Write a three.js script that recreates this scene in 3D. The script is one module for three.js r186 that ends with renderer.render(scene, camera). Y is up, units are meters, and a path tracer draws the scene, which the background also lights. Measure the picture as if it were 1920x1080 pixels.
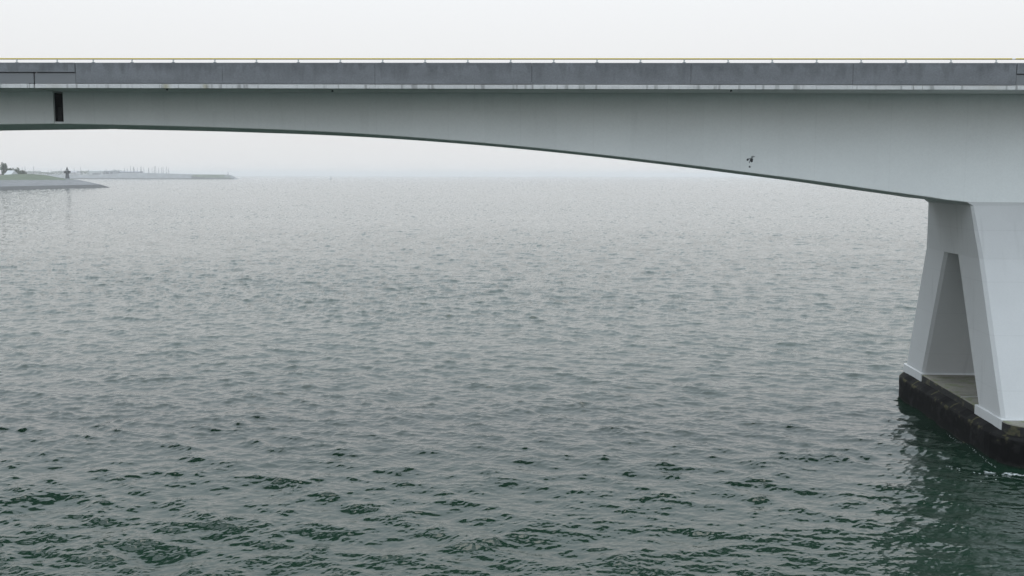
import * as THREE from 'three';
import { mergeGeometries } from 'three/addons/utils/BufferGeometryUtils.js';

// ---------------------------------------------------------------- camera
const scene = new THREE.Scene();
const camera = new THREE.PerspectiveCamera(30.22, 16 / 9, 0.5, 40000);
camera.position.set(21.124, 12.85, 50.035);
camera.rotation.order = 'YXZ';
camera.rotation.set(-0.10542, 0.06035, 0.00163);

const ease = t => t * t * (3 - 2 * t);
// ---------------------------------------------------------------- sky: overcast, brighter upwards and round the veiled sun
const SUN = new THREE.Vector3().setFromSphericalCoords(1, THREE.MathUtils.degToRad(17), THREE.MathUtils.degToRad(176));
{
  const W = 512, H = 256, d = new Float32Array(W * H * 4), v = new THREE.Vector3();
  for (let j = 0; j < H; j++) for (let i = 0; i < W; i++) {
    const el = ((j + 0.5) / H - 0.5) * Math.PI, az = ((i + 0.5) / W - 0.5) * 2 * Math.PI;
    v.set(Math.cos(el) * Math.cos(az), Math.sin(el), Math.cos(el) * Math.sin(az));
    const s = Math.max(0, v.y), ang = Math.acos(THREE.MathUtils.clamp(v.dot(SUN), -1, 1));
    const L = 0.755 * (1 + 1.55 * Math.pow(s, 1.35)) * (1 + 0.35 * Math.exp(-ang * ang / 0.9));
    const k = (j * W + i) * 4;
    const t = ease(THREE.MathUtils.clamp((s - 0.05) / 0.42, 0, 1));
    d[k] = L * (0.995 - 0.105 * t); d[k + 1] = L; d[k + 2] = L * (1.005 + 0.085 * t); d[k + 3] = 1;
  }
  const t = new THREE.DataTexture(d, W, H, THREE.RGBAFormat, THREE.FloatType);
  t.mapping = THREE.EquirectangularReflectionMapping; t.magFilter = THREE.LinearFilter; t.minFilter = THREE.LinearFilter;
  t.wrapS = THREE.RepeatWrapping; t.needsUpdate = true;
  scene.background = t; scene.environment = t;
}
const sun = new THREE.DirectionalLight(0xfff6ea, 0.5);
sun.position.copy(SUN).multiplyScalar(300).add(new THREE.Vector3(20, 0, 0));
sun.target.position.set(20, 5, 0);
sun.castShadow = true; sun.shadow.radius = 45; sun.shadow.mapSize.set(2048, 2048);
Object.assign(sun.shadow.camera, { left: -120, right: 120, top: 120, bottom: -120, near: 1, far: 800 });
scene.add(sun, sun.target);
scene.fog = new THREE.FogExp2(0xffffff, 0.00016);
const EXPOSURE = 1.0;

// ---------------------------------------------------------------- helpers
let seed = 20240611;
const rnd = () => { seed |= 0; seed = seed + 0x6D2B79F5 | 0; let t = Math.imul(seed ^ seed >>> 15, 1 | seed); t = t + Math.imul(t ^ t >>> 7, 61 | t) ^ t; return ((t ^ t >>> 14) >>> 0) / 4294967296; };
const gauss = () => Math.sqrt(-2 * Math.log(1 - rnd() * 0.9999)) * Math.cos(2 * Math.PI * rnd());
const hash = (x, y) => { let h = Math.imul(x, 374761393) + Math.imul(y, 668265263) | 0; h = Math.imul(h ^ h >>> 13, 1274126177); return ((h ^ h >>> 16) >>> 0) / 4294967296; };
const noise = (x, y) => {
  const i = Math.floor(x), j = Math.floor(y), u = ease(x - i), w = ease(y - j);
  return (hash(i, j) * (1 - u) + hash(i + 1, j) * u) * (1 - w) + (hash(i, j + 1) * (1 - u) + hash(i + 1, j + 1) * u) * w;
};
const fbm = (x, y, o = 4) => { let s = 0, a = 0.5, n = 0; for (let k = 0; k < o; k++) { s += a * noise(x, y); n += a; x = x * 2.03 + 17.1; y = y * 2.03 + 5.7; a *= 0.5; } return s / n; };
const smooth = (a, b, x) => ease(THREE.MathUtils.clamp((x - a) / (b - a), 0, 1));
const toS = c => c <= 0.0031308 ? c * 12.92 : 1.055 * Math.pow(c, 1 / 2.4) - 0.055;
// colour map from a function (x, y in metres) -> linear rgb
function colourMap(W, H, mw, mh, fn) {
  const d = new Uint8Array(W * H * 4);
  for (let j = 0; j < H; j++) for (let i = 0; i < W; i++) {
    const c = fn((i + 0.5) / W * mw, (j + 0.5) / H * mh), k = (j * W + i) * 4;
    for (let q = 0; q < 3; q++) d[k + q] = 255 * THREE.MathUtils.clamp(toS(Math.max(0, c[q])), 0, 1);
    d[k + 3] = 255;
  }
  const t = new THREE.DataTexture(d, W, H); t.colorSpace = THREE.SRGBColorSpace;
  t.magFilter = THREE.LinearFilter; t.minFilter = THREE.LinearMipmapLinearFilter; t.generateMipmaps = true;
  t.wrapS = t.wrapT = THREE.RepeatWrapping; t.repeat.set(1 / mw, 1 / mh); t.needsUpdate = true;
  return t;
}
const mat = (r, g, b, rough = 0.85, extra = {}) => { const m = new THREE.MeshStandardMaterial({ roughness: rough, ...extra }); m.color.setRGB(r, g, b); return m; };
const counts = {};
const numbered = n => { counts[n] = (counts[n] ?? -1) + 1; return counts[n] ? `${n}_${String(counts[n]).padStart(3, '0')}` : n; };
function part(name, geo, m, parent) { const o = new THREE.Mesh(geo, m); o.name = name; o.castShadow = o.receiveShadow = true; parent.add(o); return o; }
function thing(name, label, category, pos = [0, 0, 0], group) {
  const o = new THREE.Group(); o.name = numbered(name); o.position.set(...pos); o.userData = { label, category };
  if (group) o.userData.group = group; scene.add(o); return o;
}
function struct(name, geo, m, label) { const o = part(name, geo, m, scene); o.userData = { kind: 'structure', label }; return o; }
// box from ranges with uv in metres taken from the world position
function box(x0, x1, y0, y1, z0, z1) { const g = new THREE.BoxGeometry(x1 - x0, y1 - y0, z1 - z0); g.translate((x0 + x1) / 2, (y0 + y1) / 2, (z0 + z1) / 2); return planar(g); }
function planar(g) {
  const p = g.attributes.position, n = g.attributes.normal, uv = new Float32Array(p.count * 2);
  for (let i = 0; i < p.count; i++) {
    const ax = Math.abs(n.getX(i)), ay = Math.abs(n.getY(i)), az = Math.abs(n.getZ(i));
    uv[2 * i] = ax > ay && ax > az ? p.getZ(i) : p.getX(i); uv[2 * i + 1] = ay > ax && ay > az ? p.getZ(i) : p.getY(i);
  }
  g.setAttribute('uv', new THREE.BufferAttribute(uv, 2)); return g;
}
// skin over rings of points (each ring the same count, closed), flat shaded, ends capped
function loft(rings, capped = true) {
  const pos = [], n = rings[0].length, tri = (a, b, c) => pos.push(...a, ...b, ...c);
  for (let r = 0; r + 1 < rings.length; r++) for (let i = 0; i < n; i++) {
    const a = rings[r][i], b = rings[r][(i + 1) % n], c = rings[r + 1][(i + 1) % n], d = rings[r + 1][i];
    tri(a, b, c); tri(a, c, d);
  }
  if (capped) for (const [R, flip] of [[rings[0], true], [rings[rings.length - 1], false]]) {
    const c = [0, 1, 2].map(k => R.reduce((s, p) => s + p[k], 0) / n);
    for (let i = 0; i < n; i++) { const a = R[i], b = R[(i + 1) % n]; flip ? tri(c, b, a) : tri(c, a, b); }
  }
  const g = new THREE.BufferGeometry(); g.setAttribute('position', new THREE.Float32BufferAttribute(pos, 3)); g.computeVertexNormals();
  return planar(g);
}

// ---------------------------------------------------------------- the sea
const waves = [];
{
  const N = 110, lo = 0.12, hi = 8.0;
  for (let i = 0; i < N; i++) {
    const t = (i + rnd() * 0.9) / N, lam = lo * Math.pow(hi / lo, t), k = 2 * Math.PI / lam;
    const th = -0.2 + gauss() * (0.95 - 0.4 * t);               // 0 = towards +z
    const mss = 0.048 * (lam > 4.5 ? 0.22 : lam > 2.5 ? 0.6 : lam > 0.8 ? 1.5 : lam > 0.3 ? 2.0 : 1.6);
    waves.push({ lam, k, dx: Math.sin(th), dz: Math.cos(th), ph: rnd() * 6.2832, a: Math.sqrt(2 * mss / N) / k });
  }
}
const gust = (x, z) => 0.46 + 0.98 * fbm(x / 75 + 3, z / 38 - x / 200, 4);
waves.sort((p, q) => q.lam - p.lam);
const nLong = waves.findIndex(w => w.lam < 1.1);
function sea(x, z, spacing, level, out, far = 0.4) {
  const gm = gust(x, z), env = 0.78 + 0.45 * smooth(0.40, 0.78, fbm(x / 3.1 + 11, z / 1.9 - x / 9, 2)); let h = 0, ox = 0, oz = 0, sx = 0, sz = 0, q = 0, ride = 1;
  for (let i = 0; i < waves.length; i++) {
    const w = waves[i];
    if (i === nLong) ride = THREE.MathUtils.clamp(0.72 + 2.2 * sz + 2.6 * h, 0.5, 1.7);      // ripples gather on the crests and fronts of the longer waves
    const f = smooth(1.6, 3.4, w.lam / spacing), g = (w.lam < 3 ? gm : 0.4 + 0.6 * gm) * (i < nLong ? env : ride) * level, fs = f + (1 - f) * far;
    let ph = w.k * (w.dx * x + w.dz * z) + w.ph; const s0 = Math.sin(ph), lean = 0.35;
    ph -= lean * Math.cos(ph); const s = Math.sin(ph), c = Math.cos(ph), a = w.a * g, ka = w.k * a * (1 + lean * s0);   // fronts steeper than backs
    h += a * f * c; ox -= a * f * w.dx * s; oz -= a * f * w.dz * s;
    sx += ka * fs * w.dx * s; sz += ka * fs * w.dz * s; q += ka * f * c;
  }
  out[0] = x + ox * 0.9; out[1] = h; out[2] = z + oz * 0.9; out[3] = sx; out[4] = Math.max(0.35, 1 - 0.9 * q); out[5] = sz;
  return out;
}
{
  const CX = 21, CZ = 50, H = 12.85, yaw = 0.06, half = 0.60, o = new Float64Array(6);
  const pos = [], nor = [], idx = [];
  // rings round one ground point, fine where the water is near, the columns finer again far out where many waves share a pixel
  const zone = (radii, C, inner) => {
    const ang = []; for (let i = 0; i <= C; i++) ang.push(-half + 2 * half * i / C);
    for (let i = 1; i < 50; i++) ang.push(half + (2 * Math.PI - 2 * half) * i / 50);
    const nA = ang.length, at = pos.length / 3;
    for (let r = 0; r < radii.length; r++) {
      const rad = radii[r], dr = r + 1 < radii.length ? radii[r + 1] - rad : rad - radii[r - 1], sp = Math.max(dr * 0.8, rad * 2 * half / C), far = 0.42;
      for (let i = 0; i < nA; i++) {
        const a = ang[i], x = CX + rad * Math.sin(a - yaw), z = CZ - rad * Math.cos(a - yaw);
        if (i <= C && rad > 23.2) {
          sea(x, z, sp, smooth(0, 0.04, half - Math.abs(a)) * smooth(23, 26, rad), o, far);
          const l = Math.hypot(o[3], o[4], o[5]); pos.push(o[0], o[1], o[2]); nor.push(o[3] / l, o[4] / l, o[5] / l);
        } else { pos.push(x, 0, z); nor.push(0, 1, 0); }
      }
    }
    for (let r = 0; r + 1 < radii.length; r++) for (let i = 0; i < nA; i++) {
      const p = at + r * nA + i, q = at + r * nA + (i + 1) % nA; idx.push(p, q, q + nA, p, q + nA, p + nA);
    }
    if (inner) { const c = pos.length / 3; pos.push(CX, 0, CZ); nor.push(0, 1, 0); for (let i = 0; i < nA; i++) idx.push(c, at + (i + 1) % nA, at + i); }
  };
  const near = [], d0 = Math.atan(H / 23), d1 = Math.atan(H / 360), R = 900;
  for (let i = 0; i <= R; i++) near.push(H / Math.tan(d0 + (d1 - d0) * i / R));
  const out = []; for (let r = 360; r < 15000; r *= r < 900 ? 1.011 : 1.03) out.push(r);
  zone(near, 940, true); zone(out, 2300, false);
  const g = new THREE.BufferGeometry();
  g.setAttribute('position', new THREE.BufferAttribute(new Float32Array(pos), 3)); g.setAttribute('normal', new THREE.BufferAttribute(new Float32Array(nor), 3)); g.setIndex(new THREE.BufferAttribute(new Uint32Array(idx), 1));
  const m = new THREE.MeshPhysicalMaterial({ roughness: 0.11, ior: 1.333 }); m.color.setRGB(0.005, 0.019, 0.0108);
  const w = struct('sea_water', g, m, 'grey green choppy sea water under the bridge'); w.castShadow = false;
}

// ---------------------------------------------------------------- the bridge
const G = -0.005, ZC = -6, ZN = -2.8, ZF = -9.2, XP = 43.5;       // longitudinal fall of the deck, centre line, webs, pier centre
const stains = (x, y, s) => fbm(x * 1.7 + s, y * 0.6, 4);
const paraMap = colourMap(2048, 128, 43.5, 1.0, (x, y) => {
  const grain = fbm(x * 30, y * 30, 2) - 0.5, cloud = fbm(x * 0.8, y * 2.2, 4) - 0.5;
  const run = fbm(x * 2.6 + 40, 3.3, 4), reach = 0.15 + 0.95 * smooth(0.3, 0.75, run);        // how far each streak of grime runs down from the top
  const streak = smooth(reach, reach * 0.1, 1.0 - y + 0.5 * (fbm(x * 5, y * 3, 4) - 0.5)) * (0.2 + 1.0 * fbm(x * 7, y * 1.6 + 9, 4));
  const b = 0.195 * (1 + 0.30 * cloud + 0.35 * grain) * (1 - 0.30 * streak);
  return [b * 0.95, b * 0.99, b * 1.06];
});
const lightMap_ = colourMap(2048, 32, 43.5, 0.4, (x, y) => {
  const grain = fbm(x * 25, y * 25, 2) - 0.5, run = smooth(0.6, 0.82, fbm(x * 5.5, y * 0.7 + 4, 3));
  const rust = Math.exp(-(((x - 38.7) / 0.16) ** 2)) + 0.9 * Math.exp(-(((x - 40.6) / 0.13) ** 2)) + 0.5 * Math.exp(-(((x - 33.3) / 0.3) ** 2)) * fbm(x * 9, y, 2);
  const b = 0.60 * (1 + 0.22 * (fbm(x * 2.2, y * 3, 3) - 0.5) + 0.2 * grain) * (1 - 0.45 * run), r = Math.min(1, rust) * 0.6;
  return [b * (1 - r * 0.45), b * (1 - r * 0.5), b * (1 - r * 0.75)];
});
const webMap = colourMap(2048, 256, 50, 8, (x, y) => {
  const c = fbm(x * 0.35, y * 0.6, 4) - 0.5, g = fbm(x * 14, y * 14, 2) - 0.5, v = smooth(0.66, 0.9, fbm(x * 2.3, y * 0.12 + 7, 3)) * 0.04;
  const seg = Math.floor((x + 1.3) / 3.57), tone = 0.03 * (hash(seg, 77) - 0.5), joint = 0.035 * smooth(0.035, 0.012, Math.abs((x + 1.3) % 3.57 - 1.785 + 0.004 * Math.sin(y * 9)));
  const b = 0.79 * (1 + 0.08 * c + 0.06 * g - v + tone - joint);
  return [b * 0.97, b, b * 1.0];
});
const pierMap = colourMap(1024, 1024, 12, 12, (x, y) => {
  const c = fbm(x * 0.8 + 60, y * 0.8, 4) - 0.5, g = fbm(x * 20, y * 20, 2) - 0.5, b = 0.53 * (1 + 0.07 * c + 0.05 * g - 0.08 * smooth(0.62, 0.85, fbm(x * 3.1 + 9, y * 0.3, 3)) - 0.06 * smooth(0.03, 0.012, Math.abs((y + 0.004 * Math.sin(x * 3) + 0.55) % 2.4 - 1.2)));
  return [b * 0.985, b, b * 1.01];
});
const M = {
  parapet: new THREE.MeshStandardMaterial({ map: paraMap, roughness: 0.92 }),
  ledge: mat(0.20, 0.207, 0.217, 0.9),
  edge: new THREE.MeshStandardMaterial({ map: lightMap_, roughness: 0.9 }),
  web: new THREE.MeshStandardMaterial({ map: webMap, roughness: 0.8 }),
  pier: new THREE.MeshStandardMaterial({ map: pierMap, roughness: 0.8 }),
  pad: mat(0.10, 0.104, 0.11, 0.95), slab: mat(0.7, 0.7, 0.7, 0.9), asphalt: mat(0.05, 0.05, 0.05, 0.95),
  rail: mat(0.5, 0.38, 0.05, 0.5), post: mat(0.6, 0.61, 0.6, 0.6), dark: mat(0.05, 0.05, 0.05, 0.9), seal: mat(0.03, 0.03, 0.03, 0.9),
  rust: mat(0.05, 0.053, 0.056, 0.95),
};
// height of the box girder's underside above the deck's own datum, by distance from the joint
const soffitPts = [[-4.96, 15.363], [0.8, 15.266], [3.51, 15.195], [6.2, 15.115], [8.9, 15.004], [11.04, 14.89], [13.7, 14.716], [16.34, 14.517], [18.97, 14.285], [21.59, 14.030], [24.2, 13.750], [26.79, 13.457], [29.37, 13.141], [32.96, 12.701], [35.52, 12.349], [38.06, 12.016], [39.95, 11.77], [50, 11.75]];
function soffit(x) {
  if (x > XP) x = 2 * XP - x;
  if (x < -4.96) x = -9.92 - x;
  let i = 1; while (i < soffitPts.length - 1 && soffitPts[i][0] < x) i++;
  const [x0, y0] = soffitPts[i - 1], [x1, y1] = soffitPts[i], [xa, ya] = soffitPts[Math.max(0, i - 2)], [xb, yb] = soffitPts[Math.min(soffitPts.length - 1, i + 1)];
  const m0 = (y1 - ya) / (x1 - xa), m1 = (yb - y0) / (xb - x0), h = x1 - x0, t = (x - x0) / h, t2 = t * t, t3 = t2 * t;
  if (x > 39) return y0 + (y1 - y0) * t;
  return (2 * t3 - 3 * t2 + 1) * y0 + (t3 - 2 * t2 + t) * h * m0 + (-2 * t3 + 3 * t2) * y1 + (t3 - t2) * h * m1;
}
const TOP = 16.92;
const girder = (x0, x1) => {
  const n = Math.ceil((x1 - x0) / 0.6), rings = [];
  for (let i = 0; i <= n; i++) {
    const x = x0 + (x1 - x0) * i / n, b = soffit(x) + G * x, t = TOP + G * x + 0.02, c = 0.03;
    rings.push([[x, b + c, ZN], [x, t, ZN], [x, t, ZF], [x, b + c, ZF], [x, b, ZF + c], [x, b, ZN - c]]);
  }
  return loft(rings);
};
// a straight bar along the deck that follows its fall: y measured from the deck's datum
const along = (x0, x1, y0, y1, z0, z1, bev = 0) => {
  const ring = x => { const e = G * x; return bev ? [[x, y0 + e, z1], [x, y1 - bev + e, z1], [x, y1 + e, z1 - bev], [x, y1 + e, z0], [x, y0 + e, z0]] : [[x, y0 + e, z1], [x, y1 + e, z1], [x, y1 + e, z0], [x, y0 + e, z0]]; };
  return loft([ring(x0), ring(x1)]);
};
const shiftUV = (g, u, v) => { const a = g.attributes.uv; for (let i = 0; i < a.count; i++) a.setXY(i, a.getX(i) + u, a.getY(i) + v); return g; };
const para = (x0, x1, y0, y1, z0, z1) => { const g = along(x0, x1, y0, y1, z0, z1, 0.02), a = g.attributes.uv, p = g.attributes.position; for (let i = 0; i < a.count; i++) a.setXY(i, p.getX(i) + 3, p.getY(i) - G * p.getX(i) - 17.12); return g; };

const spanR = thing('bridge_span', 'long pale concrete bridge span arching down to its white pier', 'bridge', [0, 0, 0]);
const spanL = thing('bridge_span', 'short end of the bridge span left of the dark joint slot', 'bridge', [0, 0, 0]);
function superstructure(root, x0, x1, gx0, gx1) {
  part('box_girder', girder(gx0, gx1), M.web, root);
  part('deck_slab', along(x0, x1, TOP + 0.02, 17.24, -11.93, -0.07), M.slab, root);
  part('road_surface', along(x0, x1, 17.244, 17.30, -11.6, -0.4), M.asphalt, root);
}
superstructure(spanR, -4.67, 80, -4.70, 80);
superstructure(spanL, -34, -5.0, -34, -5.20);
// pale edge strips, cast in lengths, near and far side
for (const [root, x0, x1] of [[spanL, -34, -19.2], [spanL, -19.16, -4.94], [spanL, -4.915, -4.74], [spanR, -4.66, 1.38], [spanR, 1.395, 7.98], [spanR, 7.995, 11.68], [spanR, 11.69, 19.0], [spanR, 19.01, 26.3], [spanR, 26.31, 33.6], [spanR, 33.61, 36.3], [spanR, 36.33, 36.7], [spanR, 36.72, 40.82], [spanR, 40.83, 48.1], [spanR, 48.11, 80]]) {
  const g = shiftUV(along(x0, x1, TOP, 17.1, -0.42, 0.0, 0.012), 37, -16.7); part('edge_strip', g, M.edge, root);
}
for (const [root, x0, x1] of [[spanL, -34, -4.74], [spanR, -4.66, 80]]) part('edge_strip', along(x0, x1, TOP, 17.1, -12, -11.58), M.edge, root);
// parapet panels
const cuts = [-2.66, 4.44, 11.68, 19.0, 26.3, 33.6, 40.82];
for (let i = 0; i + 1 < cuts.length; i++) part('parapet_panel', para(cuts[i] + 0.006, cuts[i + 1] - 0.006, 17.135, 18.11, -0.24, 0.012 * ((i % 3) - 1)), M.parapet, spanR);
// at the joint and over the pier: a raised upper panel over set-back lower ones
part('parapet_panel', para(-12.2, -2.69, 17.665, 18.11, -0.24, 0.02), M.parapet, spanL);
part('ledge_panel', along(-12.2, -4.73, 17.135, 17.625, -0.24, -0.025, 0.01), M.ledge, spanL);
part('ledge_panel', along(-4.66, -2.675, 17.135, 17.625, -0.24, -0.025, 0.01), M.ledge, spanR);
part('parapet_panel', para(-34, -12.23, 17.135, 18.11, -0.24, 0), M.parapet, spanL);
part('parapet_panel', para(40.85, 50.4, 17.63, 18.11, -0.24, 0.02), M.parapet, spanR);
part('ledge_panel', along(40.84, 50.4, 17.135, 17.59, -0.24, -0.02, 0.01), M.ledge, spanR);
for (let x = 50.42; x < 79; x += 7.26) part('parapet_panel', para(x, x + 7.24, 17.135, 18.11, -0.24, 0), M.parapet, spanR);
for (let x = -4.64; x < 72; x += 7.26) part('parapet_panel', para(x, x + 7.24, 17.135, 18.11, -12, -11.76), M.parapet, spanR);
part('parapet_panel', para(-34, -4.75, 17.135, 18.11, -12, -11.76), M.parapet, spanL);
for (const [root, a, b] of [[spanL, -34, -4.735], [spanR, -4.66, 80]]) part('gap_backing', along(a, b, 17.245, 17.98, -0.36, -0.25), M.ledge, root);  // added bar behind the panels, blocks sky light through their gaps
// railing: posts with a mortar pad, and rail lengths
const postX = [-33.3]; while (postX[postX.length - 1] < -9) postX.push(postX[postX.length - 1] + 1.95);
postX.push(-7.55, -5.56, -3.58, -1.82); for (let x = 0.06; x < 80; x += 1.995) postX.push(x);
const postG = new THREE.CylinderGeometry(0.034, 0.038, 0.2, 8), padG = new THREE.CylinderGeometry(0.06, 0.12, 0.03, 10); padG.scale(1, 1, 0.6);
for (const x of postX) {
  const root = x < -4.7 ? spanL : spanR, y = 18.11 + G * x;
  const o = part('railing_post', postG, M.post, root); o.position.set(x, y + 0.09, -0.12);
  const p = part('mortar_pad', padG, M.pad, o); p.position.set(0, -0.075, 0);
}
const railLen = (root, a, b) => {
  const g = new THREE.CylinderGeometry(0.036, 0.036, Math.hypot(b - a, G * (b - a)), 10); g.rotateZ(Math.PI / 2 + Math.atan(G));
  g.translate((a + b) / 2, 18.30 - 0.005 + G * (a + b) / 2, -0.12); part('rail', g, M.rail, root);
};
railLen(spanL, -34, -19); railLen(spanL, -18.98, -4.72);
for (const [a, b] of [[-4.70, -2.5], [-2.49, 12.1], [12.11, 26.7], [26.71, 40.65], [40.8, 55], [55.02, 80]]) railLen(spanR, a, b);
part('rail_sleeve', new THREE.CylinderGeometry(0.03, 0.03, 0.3, 8).rotateZ(Math.PI / 2).translate(40.72, 18.295 + G * 40.7, -0.12), M.post, spanR);
// inside the joint slot: lower nib under the gap, bearing blocks on the left girder's end
part('joint_ledge', along(-5.21, -4.72, 15.365, 15.47, -9.15, -2.86), M.web, spanL);
part('joint_shade_face', along(-5.196, -5.18, 15.5, 16.9, -9.1, -2.95), M.seal, spanL);  // dirty end faces; added near-black plates paint in the slot's shade
part('joint_shade_face', along(-4.72, -4.705, 15.5, 16.9, -9.1, -2.9), M.seal, spanR);
part('bearing_block', along(-5.19, -4.98, 15.49, 16.2, -4.6, -3.2), M.dark, spanL);
part('joint_seal', along(-4.995, -4.675, 17.1, 17.2, -11.8, -0.45), M.seal, spanL);
// dark damage marks on the web, small drip marks under the edge strip
function blotch(x, y, r, ry, n = 14) {
  const s = new THREE.Shape(); for (let i = 0; i < n; i++) { const a = i / n * 6.2832, q = 0.7 + 0.5 * rnd(); s[i ? 'lineTo' : 'moveTo'](Math.cos(a) * r * q, Math.sin(a) * ry * q); }
  const g = new THREE.ExtrudeGeometry(s, { depth: 0.012, bevelEnabled: false }); g.translate(x, y, ZN - 0.008); return g;
}
const tarnish = mat(0.28, 0.29, 0.295, 0.95);
for (const [x, y, r, ry, m] of [[29.59, 13.6, 0.085, 0.11, M.rust], [29.40, 13.61, 0.07, 0.06, M.rust], [29.51, 13.27, 0.05, 0.045, M.rust], [29.66, 13.77, 0.10, 0.035, tarnish], [29.50, 13.66, 0.10, 0.03, tarnish], [29.49, 13.5, 0.03, 0.06, tarnish], [29.61, 13.71, 0.06, 0.045, tarnish]])
  part('concrete_spall', blotch(x, y, r, ry), m, spanR);
for (const [x, z] of [[1.6, -0.15], [9.4, -0.9], [28.2, -0.18]]) { const g = new THREE.CylinderGeometry(0.045, 0.05, 0.09, 8); g.translate(x, TOP + G * x - 0.03, z - 0.25); part('drain_outlet', g, M.rust, spanR); }

// pier: head, two splayed legs, plinths
const oct = (x0, x1, z0, z1, y, c = 0.16) => [[x0 + c, y, z1], [x0, y, z1 - c], [x0, y, z0 + c], [x0 + c, y, z0], [x1 - c, y, z0], [x1, y, z0 + c], [x1, y, z1 - c], [x1 - c, y, z1]].reverse();
const mir = x => 2 * XP - x;
const headLevel = (x, zn, y, c) => oct(x, mir(x), 2 * ZC - zn, zn, y, c);
const pier = new THREE.Group(); pier.name = 'pier'; spanR.add(pier);
part('pier_head', loft([headLevel(40.37, -1.98, 8.90, 0.16), headLevel(40.24, -2.42, 10.2, 0.14), headLevel(40.12, -2.79, 11.42, 0.1), headLevel(39.93, -2.802, 11.56, 0.04), headLevel(39.93, -2.802, 11.70, 0.04)]), M.pier, pier);
const legLevels = s => [[1.87, 40.52, 1.15, -1.85], [8.897, 40.37, -1.98, -5.12]].map(([y, x, zo, zi]) => s > 0 ? oct(x, mir(x), zi, zo, y) : oct(x, mir(x), 2 * ZC - zo, 2 * ZC - zi, y));
for (const s of [1, -1]) {
  part('leg', loft(legLevels(s)), M.pier, pier);
  const a = s > 0 ? [-1.97, 1.28] : [2 * ZC - 1.28, 2 * ZC + 1.97];
  part('plinth', loft([oct(40.42, mir(40.42), a[0], a[1], 1.38, 0.02), oct(40.42, mir(40.42), a[0], a[1], 1.84, 0.02), oct(40.45, mir(40.45), a[0] + 0.03, a[1] - 0.03, 1.868, 0.02)]), M.pier, pier);
}
// footing: slab with round noses on a bigger, weed-covered block
const capsule = (off, y, more = 0, n = 18) => {
  const x0 = 40.45 - off, r = XP - x0, za = ZC - 6.3 - more, zb = ZC + 6.5 + more, out = [], nose = 2.6 + off - more;
  for (let i = 0; i <= n; i++) { const t = Math.PI * i / n; out.push([XP - r * Math.cos(t), y, zb + nose * Math.sin(t)]); }
  for (let i = 0; i <= n; i++) { const t = Math.PI * i / n; out.push([XP + r * Math.cos(t), y, za - nose * Math.sin(t)]); }
  // extra points along the straight sides so that the weed can be uneven
  const full = []; for (let i = 0; i < out.length; i++) { const a = out[i], b = out[(i + 1) % out.length], d = Math.hypot(a[0] - b[0], a[2] - b[2]), k = Math.max(1, Math.round(d / 0.45)); for (let j = 0; j < k; j++) full.push(a.map((v, q) => v + (b[q] - v) * j / k)); }
  return full;
};
const rough = (ring, amp, s) => ring.map(([x, y, z], i) => [x + amp * (noise(i * 0.9 + s, s) - 0.5), y + amp * (noise(i * 0.8, s + 9) - 0.5), z + amp * (noise(i * 0.7 - s, s + 3) - 0.5)]);
const topMap = colourMap(512, 512, 8, 8, (x, y) => { const c = fbm(x * 1.3, y * 1.3, 5), g = fbm(x * 20, y * 20, 2), m = smooth(0.55, 0.7, fbm(x * 2.2 + 30, y * 2.2, 4)); const b = 0.19 * (0.65 + 0.5 * c + 0.3 * (g - 0.5)); return [b * (1.08 - 0.25 * m), b * (1.02 - 0.12 * m), b * (0.86 - 0.35 * m)]; });
const weedMap = colourMap(1024, 128, 24, 3, (x, y) => {
  const edge = 1.05 + 0.35 * (fbm(x * 1.6, 2.2, 4) - 0.5), w = smooth(edge + 0.12, edge - 0.12, y + 0.45 * (fbm(x * 4, y * 4, 4) - 0.5));
  const g = fbm(x * 14, y * 9, 3), p = smooth(0.5, 0.72, fbm(x * 2.5 + 8, y * 3.5, 4));
  const up = [0.012 + 0.05 * p * p, 0.012 + 0.046 * p * p, 0.012 + 0.018 * p * p], lo = [0.003 + 0.008 * p * p, 0.003 + 0.008 * p * p, 0.0034 + 0.008 * p * p];
  return up.map((v, i) => (v * (1 - w) + lo[i] * w) * (0.55 + 0.9 * g));
});
const slabEdge = new THREE.MeshStandardMaterial({ map: weedMap, roughness: 0.9 });
const weedM = new THREE.MeshPhysicalMaterial({ map: weedMap, roughness: 0.95, specularIntensity: 0.3 });
const footing = new THREE.Group(); footing.name = 'footing'; spanR.add(footing);
part('footing_slab', loft([capsule(-0.02, 1.3, 0.95), capsule(-0.02, 1.75, 0.95)]), slabEdge, footing);
part('slab_top', loft([capsule(-0.02, 1.754, 0.95), capsule(-0.05, 1.80, 0.95)]), new THREE.MeshStandardMaterial({ map: topMap, roughness: 0.95 }), footing);
part('footing_block', loft([capsule(0.42, -2.5), rough(capsule(0.43, -0.3), 0.04, 1), rough(capsule(0.44, 0.3), 0.05, 2), rough(capsule(0.44, 0.8), 0.05, 3), rough(capsule(0.43, 1.12), 0.04, 4), rough(capsule(0.37, 1.2), 0.04, 5), rough(capsule(0.18, 1.34), 0.04, 6), capsule(-0.1, 1.46)]), weedM, footing);
{ const c = new THREE.CatmullRomCurve3([[40.44, -3.9], [41.3, -4.05], [42.2, -4.02], [43.4, -4.1], [44.8, -4.0]].map(([x, z]) => new THREE.Vector3(x, 1.806, z))); const g = new THREE.TubeGeometry(c, 24, 0.035, 6); part('mortar_ridge', g, mat(0.34, 0.34, 0.32), footing); }

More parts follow.
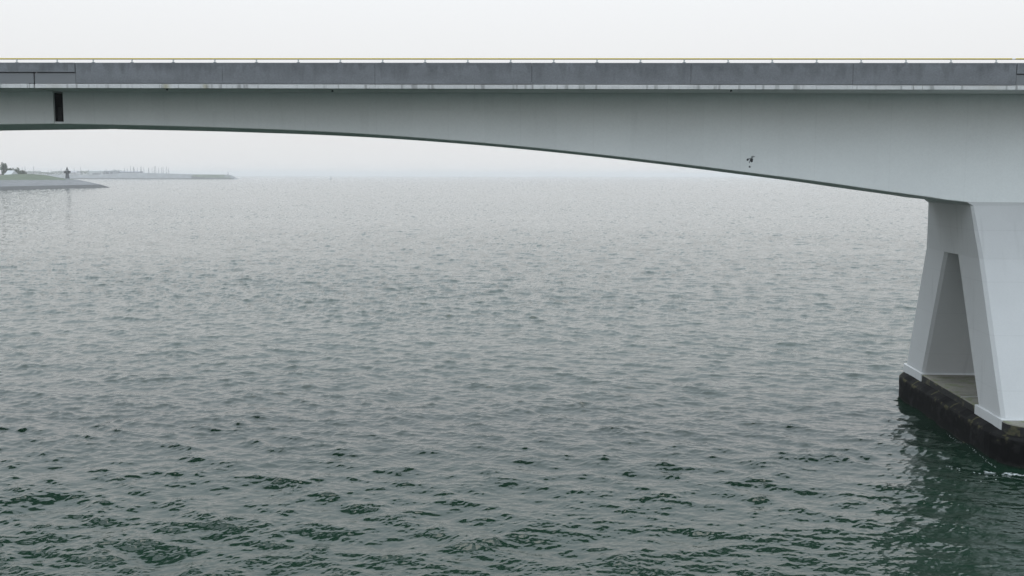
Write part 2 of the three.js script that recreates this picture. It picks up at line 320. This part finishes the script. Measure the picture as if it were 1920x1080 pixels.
// foam at the foot of the pier
{
  const gs = [], o = new Float64Array(6);
  const flake = (x, z, r, st) => {
    const n = 9, p = []; const c = sea(x, z, 0.1, 1, o), cx = c[0], cy = c[1] + 0.012, cz = c[2];
    const q = []; for (let i = 0; i < n; i++) { const a = i / n * 6.2832, k = r * (0.5 + 0.8 * rnd()); const e = sea(x + Math.cos(a) * k * st, z + Math.sin(a) * k, 0.1, 1, new Float64Array(6)); q.push([e[0], e[1] + 0.008, e[2]]); }
    for (let i = 0; i < n; i++) p.push(cx, cy + 0.01, cz, ...q[(i + 1) % n], ...q[i]);
    const g = new THREE.BufferGeometry(); g.setAttribute('position', new THREE.Float32BufferAttribute(p, 3)); g.computeVertexNormals(); gs.push(g);
  };
  for (let i = 0; i < 24; i++) { const t = rnd(); flake(39.2 + 1.4 * t + 0.1 * gauss(), 2.75 + 0.75 * t + 0.07 * gauss(), 0.015 + 0.035 * rnd(), 2.6); }
  for (let i = 0; i < 40; i++) { const t = rnd(); flake(39.86 - 0.1 * rnd(), -4 + 6.5 * t, 0.012 + 0.014 * rnd(), 0.8); }
  for (let i = 0; i < 16; i++) flake(37.6 + 1.8 * rnd(), 2 + 3 * rnd(), 0.015 + 0.02 * rnd(), 1.8);
  const f = part('sea_foam', mergeGeometries(gs), mat(0.42, 0.44, 0.45, 0.9), scene); f.userData = { kind: 'stuff', label: 'thin white foam at the waterline of the bridge pier footing', category: 'foam' };
}

// ---------------------------------------------------------------- the near point of land
const speckle = (r, g, b, s, amp = 0.5) => colourMap(256, 256, 60, 60, (x, y) => { const c = 1 + amp * (fbm(x * s, y * s, 4) - 0.5); return [r * c, g * c, b * c]; });
const stoneM = new THREE.MeshStandardMaterial({ map: speckle(0.125, 0.128, 0.134, 0.35, 0.8), roughness: 0.95 });
const wetM = new THREE.MeshStandardMaterial({ map: speckle(0.018, 0.02, 0.02, 0.4, 0.9), roughness: 0.8 });
const grassM = new THREE.MeshStandardMaterial({ map: speckle(0.066, 0.085, 0.052, 0.25, 0.9), roughness: 1 });
// strip mesh between two poly-lines of points
function strip(lines, m, name, label) {
  const pos = [], idx = [], n = lines[0].length;
  for (const l of lines) for (const p of l) pos.push(...p);
  for (let r = 0; r + 1 < lines.length; r++) for (let i = 0; i + 1 < n; i++) { const a = r * n + i; idx.push(a, a + 1, a + n + 1, a, a + n + 1, a + n); }
  const g = new THREE.BufferGeometry(); g.setAttribute('position', new THREE.Float32BufferAttribute(pos, 3)); g.setIndex(idx);
  const uv = []; for (let i = 0; i < pos.length / 3; i++) uv.push(pos[3 * i + 2], pos[3 * i] + pos[3 * i + 1]); g.setAttribute('uv', new THREE.Float32BufferAttribute(uv, 2));
  g.computeVertexNormals(); const o = struct(name, g, m, label); m.side = THREE.DoubleSide; return o;
}
{
  // plan of the point: shore along x = -441, rounded tip at z = -990, then back inland; d = distance inland from the toe
  const path = (d, y, wob = 0) => {
    const out = [], r = 5;
    for (let i = 0; i < 32; i++) { const z = -560 - (426 + d * 0.1) * i / 32; out.push([-441 - d + wob * (noise(z * 0.05, d) - 0.5), y + wob * 0.12 * (noise(z * 0.06, d + 5) - 0.5), z]); }
    for (let i = 0; i <= 8; i++) { const t = i / 8 * Math.PI / 2; const q = Math.max(1, r - d * 0.2); out.push([-441 - d - q + q * Math.cos(t), y, -986 - d * 0.1 - q * Math.sin(t)]); }
    for (let i = 1; i <= 12; i++) out.push([-441 - d - r - i * 30, y, -993 - d * 0.1 - i * 6]);
    return out;
  };
  strip([path(-3, -0.8), path(0, 0, 1.5), path(10, 2.9, 1)], wetM, 'wet_shore', 'dark wet foot of the near stone shore');
  strip([path(10, 2.904, 1), path(21, 5.2, 2), path(35, 7.7, 2)], stoneM, 'stone_shore', 'grey stone slope of the near shore point');
  const gp = (d, hf) => { const b = path(d, 0); return b.map(([x, , z]) => { const t = smooth(-1002, -955, z), n = noise(z * 0.03, d * 0.1); return [x, hf(t, n, z), z]; }); };
  strip([path(35, 7.704, 2), gp(42, (t, n) => 7.9 + t * 1.3 + 0.3 * n), gp(52, (t, n, z) => 8.3 + t * (3.6 - 2.6 * smooth(-930, -850, z)) + 0.5 * n), gp(60, (t, n, z) => 8.4 + t * (4.6 - 3.2 * smooth(-930, -850, z)) + 0.5 * n), gp(75, (t, n, z) => 8.3 + t * (3.6 - 1.5 * smooth(-930, -850, z)) + 0.4 * n), gp(110, (t, n) => 8 + 1.5 * t + 0.4 * n), gp(420, () => 8)], grassM, 'grass_bank', 'green grass bank on top of the near shore point');
}

// beacon tower on the point
{
  const b = thing('beacon_tower', 'dark harbour beacon tower with pointed frame top on the near point', 'tower', [-479, 8.1, -976]);
  const dk = mat(0.035, 0.038, 0.042, 0.7), gy = mat(0.085, 0.09, 0.10, 0.85), pale = mat(0.3, 0.31, 0.32, 0.8);
  part('base', new THREE.CylinderGeometry(2.6, 2.9, 0.8, 8).translate(0, 0.3, 0), pale, b);
  part('column', new THREE.CylinderGeometry(1.6, 2.1, 5.4, 8).translate(0, 3.2, 0), gy, b);
  part('gallery', new THREE.CylinderGeometry(2.9, 2.6, 0.4, 16).translate(0, 6.0, 0), dk, b);
  for (let i = 0; i < 6; i++) { const a = i / 6 * 6.2832 + 0.5; const l = part('lamp_drum', new THREE.CylinderGeometry(0.85, 0.85, 2.0, 10), dk, b); l.position.set(Math.cos(a) * 2.35, 7.2, Math.sin(a) * 2.35); }
  part('core', new THREE.CylinderGeometry(0.7, 1.0, 2.6, 8).translate(0, 7.4, 0), pale, b);
  for (let i = 0; i < 4; i++) { const a = i / 4 * 6.2832 + 0.9, c = new THREE.LineCurve3(new THREE.Vector3(Math.cos(a) * 2.0, 6.2, Math.sin(a) * 2.0), new THREE.Vector3(Math.cos(a) * 0.25, 11.2, Math.sin(a) * 0.25)); part('frame_leg', new THREE.TubeGeometry(c, 1, 0.3, 6), dk, b); }
  part('topmark', new THREE.ConeGeometry(0.95, 3.2, 8).translate(0, 11.2, 0), dk, b);
}
// houses by the trees
function house(label, x, z, y, w, d, h, rh, turn, wall, roof) {
  const o = thing('house', label, 'house', [x, y, z], 'houses behind the grass bank'); o.rotation.y = turn;
  part('wall', box(-w / 2, w / 2, 0, h, -d / 2, d / 2), wall, o);
  const s = new THREE.Shape(); s.moveTo(-d / 2 - 0.4, h); s.lineTo(d / 2 + 0.4, h); s.lineTo(0, h + rh);
  const g = new THREE.ExtrudeGeometry(s, { depth: w + 0.6, bevelEnabled: false }); g.rotateY(Math.PI / 2); g.translate(-w / 2 - 0.3, 0.01, 0);
  const r = part('roof', g, roof, o);
  part('chimney', box(w / 4, w / 4 + 0.7, h + rh - 0.9, h + rh + 0.9, -0.35, 0.35), wall, r);
  for (const q of [-w / 4, w / 4]) part('window', box(q - 0.7, q + 0.7, 0.9, 2.1, d / 2, d / 2 + 0.05), mat(0.03, 0.035, 0.04, 0.2), o);
  return o;
}
house('pale roofed house at the left edge below the round tree', -533, -941, 10.4, 11, 8, 2.6, 4.0, 0.4, mat(0.34, 0.25, 0.22), mat(0.5, 0.48, 0.47));
house('pale gabled house between the dark trees behind the bank', -533, -971, 9.9, 8.5, 9, 2.4, 4.4, -0.35, mat(0.5, 0.5, 0.5), mat(0.48, 0.49, 0.5));
// trees: trunk, limbs and a crown of many small leaf faces in clumps
const leafM = [mat(0.11, 0.135, 0.09, 0.9), mat(0.12, 0.14, 0.1, 0.9), mat(0.115, 0.13, 0.1, 0.9)], barkM = mat(0.06, 0.05, 0.04, 0.95);
function tree(label, x, y, z, rx, ry, k, n = 2600) {
  const o = thing('tree', label, 'tree', [x, y, z], 'trees behind the grass bank');
  const tr = [new THREE.CylinderGeometry(0.25, 0.5, ry, 7).translate(0, ry / 2, 0)];
  for (let i = 0; i < 5; i++) { const a = i * 1.26 + rnd(); tr.push(new THREE.TubeGeometry(new THREE.LineCurve3(new THREE.Vector3(0, ry * 0.6, 0), new THREE.Vector3(Math.cos(a) * rx * 0.55, ry * (1.1 + 0.5 * rnd()), Math.sin(a) * rx * 0.55)), 1, 0.14, 5)); }
  part('trunk', mergeGeometries(tr.map(g => { const q = g.index ? g.toNonIndexed() : g; return q; })), barkM, o);
  const p = [], clumps = [];
  for (let i = 0; i < 16; i++) { const u = rnd() * 2 - 1, a = rnd() * 6.28, s = Math.sqrt(1 - u * u), r = 0.55 + 0.35 * rnd(); clumps.push([s * Math.cos(a) * rx * r, ry * 1.1 + u * ry * 0.85 * r, s * Math.sin(a) * rx * r, 0.28 + 0.2 * rnd()]); }
  for (let i = 0; i < n; i++) {
    const c = clumps[i % clumps.length], s = Math.cbrt(rnd()), u = rnd() * 2 - 1, a = rnd() * 6.28, w = Math.sqrt(1 - u * u);
    const q = [c[0] + s * w * Math.cos(a) * c[3] * rx, c[1] + s * u * c[3] * ry, c[2] + s * w * Math.sin(a) * c[3] * rx], l = 0.22 + 0.25 * rnd();
    for (let t = 0; t < 3; t++) p.push(q[0] + l * gauss() * 0.8, q[1] + l * gauss() * 0.8, q[2] + l * gauss() * 0.8);
  }
  const g = new THREE.BufferGeometry(); g.setAttribute('position', new THREE.Float32BufferAttribute(p, 3)); g.computeVertexNormals();
  const m = leafM[k]; m.side = THREE.DoubleSide; part('crown', g, m, o);
}
tree('tall round dark tree above the pale roofed house', -545, 9, -979, 3.8, 7.6, 0);
tree('broad dark tree right of the round tree, behind the pale gabled house', -548, 9, -992, 4.5, 5.2, 1);
tree('dark tree in the middle of the row behind the houses', -550, 9, -1000, 4.5, 5.3, 2);
tree('dense dark tree second from the right end of the row', -548, 9, -1008, 4.5, 5.2, 0);
tree('lower dark tree at the right end of the row behind the grass bank', -545, 9, -1016, 4.0, 4.2, 1);
tree('dark tree at the left edge behind the pale roofed house', -560, 9, -968, 4.5, 5.4, 2);
tree('small bush like tree between the two pale houses', -538, 9, -961, 2.4, 3.4, 0, 1400);

// ---------------------------------------------------------------- the far harbour, about three kilometres off
const ZH = -3000;
const farStone = new THREE.MeshStandardMaterial({ map: speckle(0.155, 0.16, 0.166, 0.1, 0.6), roughness: 0.95 });
{
  const crest = [[-2300, 11], [-1900, 11], [-1600, 11.5], [-1405, 12.6], [-1340, 15], [-1291, 18.4], [-1188, 16.2], [-1094, 13.6], [-999, 12.6], [-986, 10.4], [-974, 3.2], [-968, -1]];
  const toe = crest.map(([x], i) => [x + (i > 8 ? 4 : 0), -1, ZH + 0]), wet = crest.map(([x, y]) => [x, Math.min(2.4, y), ZH - 6]), top = crest.map(([x, y]) => [x - 2, y, ZH - 38]), back = crest.map(([x, y]) => [x - 4, y, ZH - 46]), rear = crest.map(([x]) => [x - 8, -1, ZH - 80]);
  strip([toe, wet], wetM, 'breakwater_foot', 'dark wet foot of the far harbour breakwater');
  strip([wet.map(([x, y, z]) => [x, y + 0.004, z]), top, back, rear], farStone, 'breakwater', 'long grey harbour breakwater tapering out to sea');
  const end = [[-1100, 12.9], [-1060, 13.1], [-1010, 12.8], [-990, 10.6], [-982, 6]];
  strip([end.map(([x, y], i) => [x, 3.4 + (i === 0 ? 5 : 0), ZH - 7.4]), end.map(([x, y]) => [x - 2, y + 0.25, ZH - 37])], new THREE.MeshStandardMaterial({ map: speckle(0.075, 0.09, 0.06, 0.1, 0.7), roughness: 1 }), 'breakwater_grass', 'green growth on the outer end of the far breakwater');
  strip([[[-2600, 7, ZH - 100], [-1300, 7, ZH - 100]], [[-2600, 8, ZH - 900], [-1300, 8, ZH - 900]]], grassM, 'far_polder', 'flat land behind the far harbour');
}
// sheds on the far quay
function shed(label, x0, x1, y, top, roofDrop, wall, roof, doors) {
  const o = thing('harbour_shed', label, 'shed', [(x0 + x1) / 2, 0, ZH - 130], 'sheds by the far harbour'), w = x1 - x0;
  part('wall', box(-w / 2, w / 2, y, top - roofDrop, -14, 14), wall, o);
  const s = new THREE.Shape(); s.moveTo(-15, top - roofDrop); s.lineTo(15, top - roofDrop); s.lineTo(6, top); s.lineTo(-6, top);
  const g = new THREE.ExtrudeGeometry(s, { depth: w + 1, bevelEnabled: false }); g.rotateY(Math.PI / 2); g.translate(-w / 2 - 0.5, 0.01, 0); part('roof', g, roof, o);
  for (const [a, b, c, e] of doors) part('door', box(a, b, c, e, 14, 14.2), mat(0.10, 0.105, 0.12), o);
}
shed('long white shed with a dark strip of doors just right of the beacon', -1456, -1411, 7, 24.6, 2.2, mat(0.5, 0.52, 0.52), mat(0.33, 0.35, 0.36), [[-10, 16, 13, 16]]);
shed('grey flat roofed harbour shed with two dark doorways', -1406, -1362, 7, 24.4, 1.6, mat(0.30, 0.31, 0.34), mat(0.2, 0.21, 0.23), [[-17, -9, 11, 20], [-4, 4, 11, 20]]);
shed('long low grey harbour shed nearest to the open breakwater', -1360, -1298, 7, 23.0, 2.4, mat(0.27, 0.28, 0.32), mat(0.27, 0.28, 0.31), [[6, 16, 11, 17]]);
shed('pale barn with a low peaked roof left of the beacon', -1536, -1494, 7, 23.8, 5.2, mat(0.46, 0.44, 0.45), mat(0.34, 0.33, 0.35), [[-8, -2, 11, 17]]);
// far belt of trees behind the harbour, one mass
{
  const p = [];
  for (let i = 0; i < 9000; i++) {
    const x = -1760 + 330 * rnd(), top = 20 + 9 * (fbm(x / 26, 1, 3) - 0.35) * 1.6, y = 7 + (top - 7) * Math.sqrt(rnd()), z = ZH - 330 + 30 * rnd(), l = 0.9;
    for (let t = 0; t < 3; t++) p.push(x + l * gauss(), y + l * gauss(), z + l * gauss());
  }
  const g = new THREE.BufferGeometry(); g.setAttribute('position', new THREE.Float32BufferAttribute(p, 3)); g.computeVertexNormals();
  const o = part('tree_belt', g, leafM[1], scene); o.userData = { kind: 'stuff', label: 'hazy belt of trees behind the far harbour', category: 'trees' };
}
// moored yachts: hull, deckhouse, mast, boom and rigging
const hullM = mat(0.6, 0.62, 0.64, 0.4), mastM = mat(0.09, 0.095, 0.11, 0.5), sailM = mat(0.12, 0.15, 0.24, 0.9);
function yacht() {
  const o = new THREE.Group(), s = [];
  for (const [t, w] of [[-6, 0.9], [-4, 1.6], [0, 2.0], [3, 1.6], [5, 0.8], [6.4, 0.05]]) s.push([[t, 0, w * 0.4], [t, 1.5 + 0.02 * t * t / 2, w], [t, 1.5 + 0.02 * t * t / 2, -w], [t, 0, -w * 0.4]]);
  part('hull', loft(s), hullM, o);
  part('cabin', box(-2.5, 2, 1.5, 2.4, -1.0, 1.0), hullM, o);
  part('mast', new THREE.CylinderGeometry(0.3, 0.4, 20, 6).translate(0.6, 11.4, 0), mastM, o);
  part('boom', new THREE.CylinderGeometry(0.35, 0.35, 5.4, 6).rotateZ(Math.PI / 2).translate(-2.1, 3.2, 0), sailM, o);
  const sh = []; for (const [x, z, h] of [[6.2, 0, 20], [-5.8, 0, 21], [0.4, 1.9, 14], [0.4, -1.9, 14]]) sh.push(new THREE.TubeGeometry(new THREE.LineCurve3(new THREE.Vector3(x, 1.7, z), new THREE.Vector3(0.6, h, 0)), 1, 0.07, 4));
  part('rigging', mergeGeometries(sh), mastM, o);
  return o;
}
{
  const proto = yacht(); let first = true;
  const spots = []; for (let i = 0; i < 18; i++) spots.push([-1325 + i * 7.2 + 5 * (rnd() - 0.5), 1.02 + 0.25 * rnd()]);
  for (let i = 0; i < 22; i++) spots.push([-1880 + i * 27 + 16 * (rnd() - 0.5), 0.9 + 0.45 * rnd()]);
  spots.forEach(([x, s], i) => {
    const o = first ? proto : proto.clone(); first = false; o.name = numbered('moored_yacht');
    o.position.set(x, 0.2, ZH - 92 - 6 * (i % 3) - (i >= 18 ? 0 : 0)); o.scale.set(s * 1.15, s * (i < 18 ? 1.45 : 1.3), s * 1.15); o.rotation.y = 1.2 + 0.5 * rnd();
    o.userData = { label: i < 18 ? 'moored yacht of which the bare mast shows above the far breakwater' : 'moored yacht with a faint bare mast among the far harbour buildings', category: 'yacht', group: i < 18 ? 'yachts with masts above the breakwater' : 'yachts among the harbour buildings' };
    scene.add(o);
  });
}
// small light on the breakwater's outer end, and a white sail out on the horizon
{
  const b = thing('harbour_light', 'small dark harbour light on the outer end of the far breakwater', 'light', [-1001, 12.7, ZH - 42]);
  part('base', new THREE.CylinderGeometry(1.3, 1.6, 2.2, 8).translate(0, 1.1, 0), mat(0.08, 0.085, 0.09), b);
  part('pole', new THREE.CylinderGeometry(0.5, 0.7, 4.4, 8).translate(0, 4.2, 0), mat(0.06, 0.065, 0.07), b);
  part('lantern', new THREE.CylinderGeometry(0.8, 0.8, 1.3, 8).translate(0, 7.0, 0), mat(0.05, 0.05, 0.055), b);
  const s = thing('sailing_boat', 'tiny white sailing boat out on the hazy horizon', 'boat', [-687, 0, -3000]);
  part('hull', loft([[-6, 0.8], [-3, 1.7], [1, 1.9], [4, 1.3], [6.5, 0.05]].map(([t, w]) => [[t, -0.2, w * 0.4], [t, 1.5, w], [t, 1.5, -w], [t, -0.2, -w * 0.4]])), mat(0.4, 0.4, 0.42), s);
  part('mast', new THREE.CylinderGeometry(0.1, 0.14, 16, 6).translate(0.5, 9, 0), mastM, s);
  const sh = new THREE.Shape(); sh.moveTo(0.3, 2.4); sh.lineTo(-5, 2.6); sh.quadraticCurveTo(-2.4, 9, 0.3, 16.5);
  part('sail', new THREE.ExtrudeGeometry(sh, { depth: 0.08, bevelEnabled: false }), mat(0.8, 0.8, 0.79), s);
  const jb = new THREE.Shape(); jb.moveTo(6.2, 1.8); jb.lineTo(0.9, 2.4); jb.quadraticCurveTo(1.6, 8, 0.8, 14);
  part('jib', new THREE.ExtrudeGeometry(jb, { depth: 0.08, bevelEnabled: false }), mat(0.8, 0.8, 0.79), s); s.rotation.y = 0.4; s.scale.setScalar(0.62);
}

// ---------------------------------------------------------------- draw
const renderer = new THREE.WebGLRenderer({ antialias: true });
renderer.toneMapping = THREE.LinearToneMapping; renderer.toneMappingExposure = EXPOSURE;
renderer.shadowMap.enabled = true; renderer.shadowMap.type = THREE.PCFSoftShadowMap;
renderer.setSize(1024, 576);
renderer.render(scene, camera);
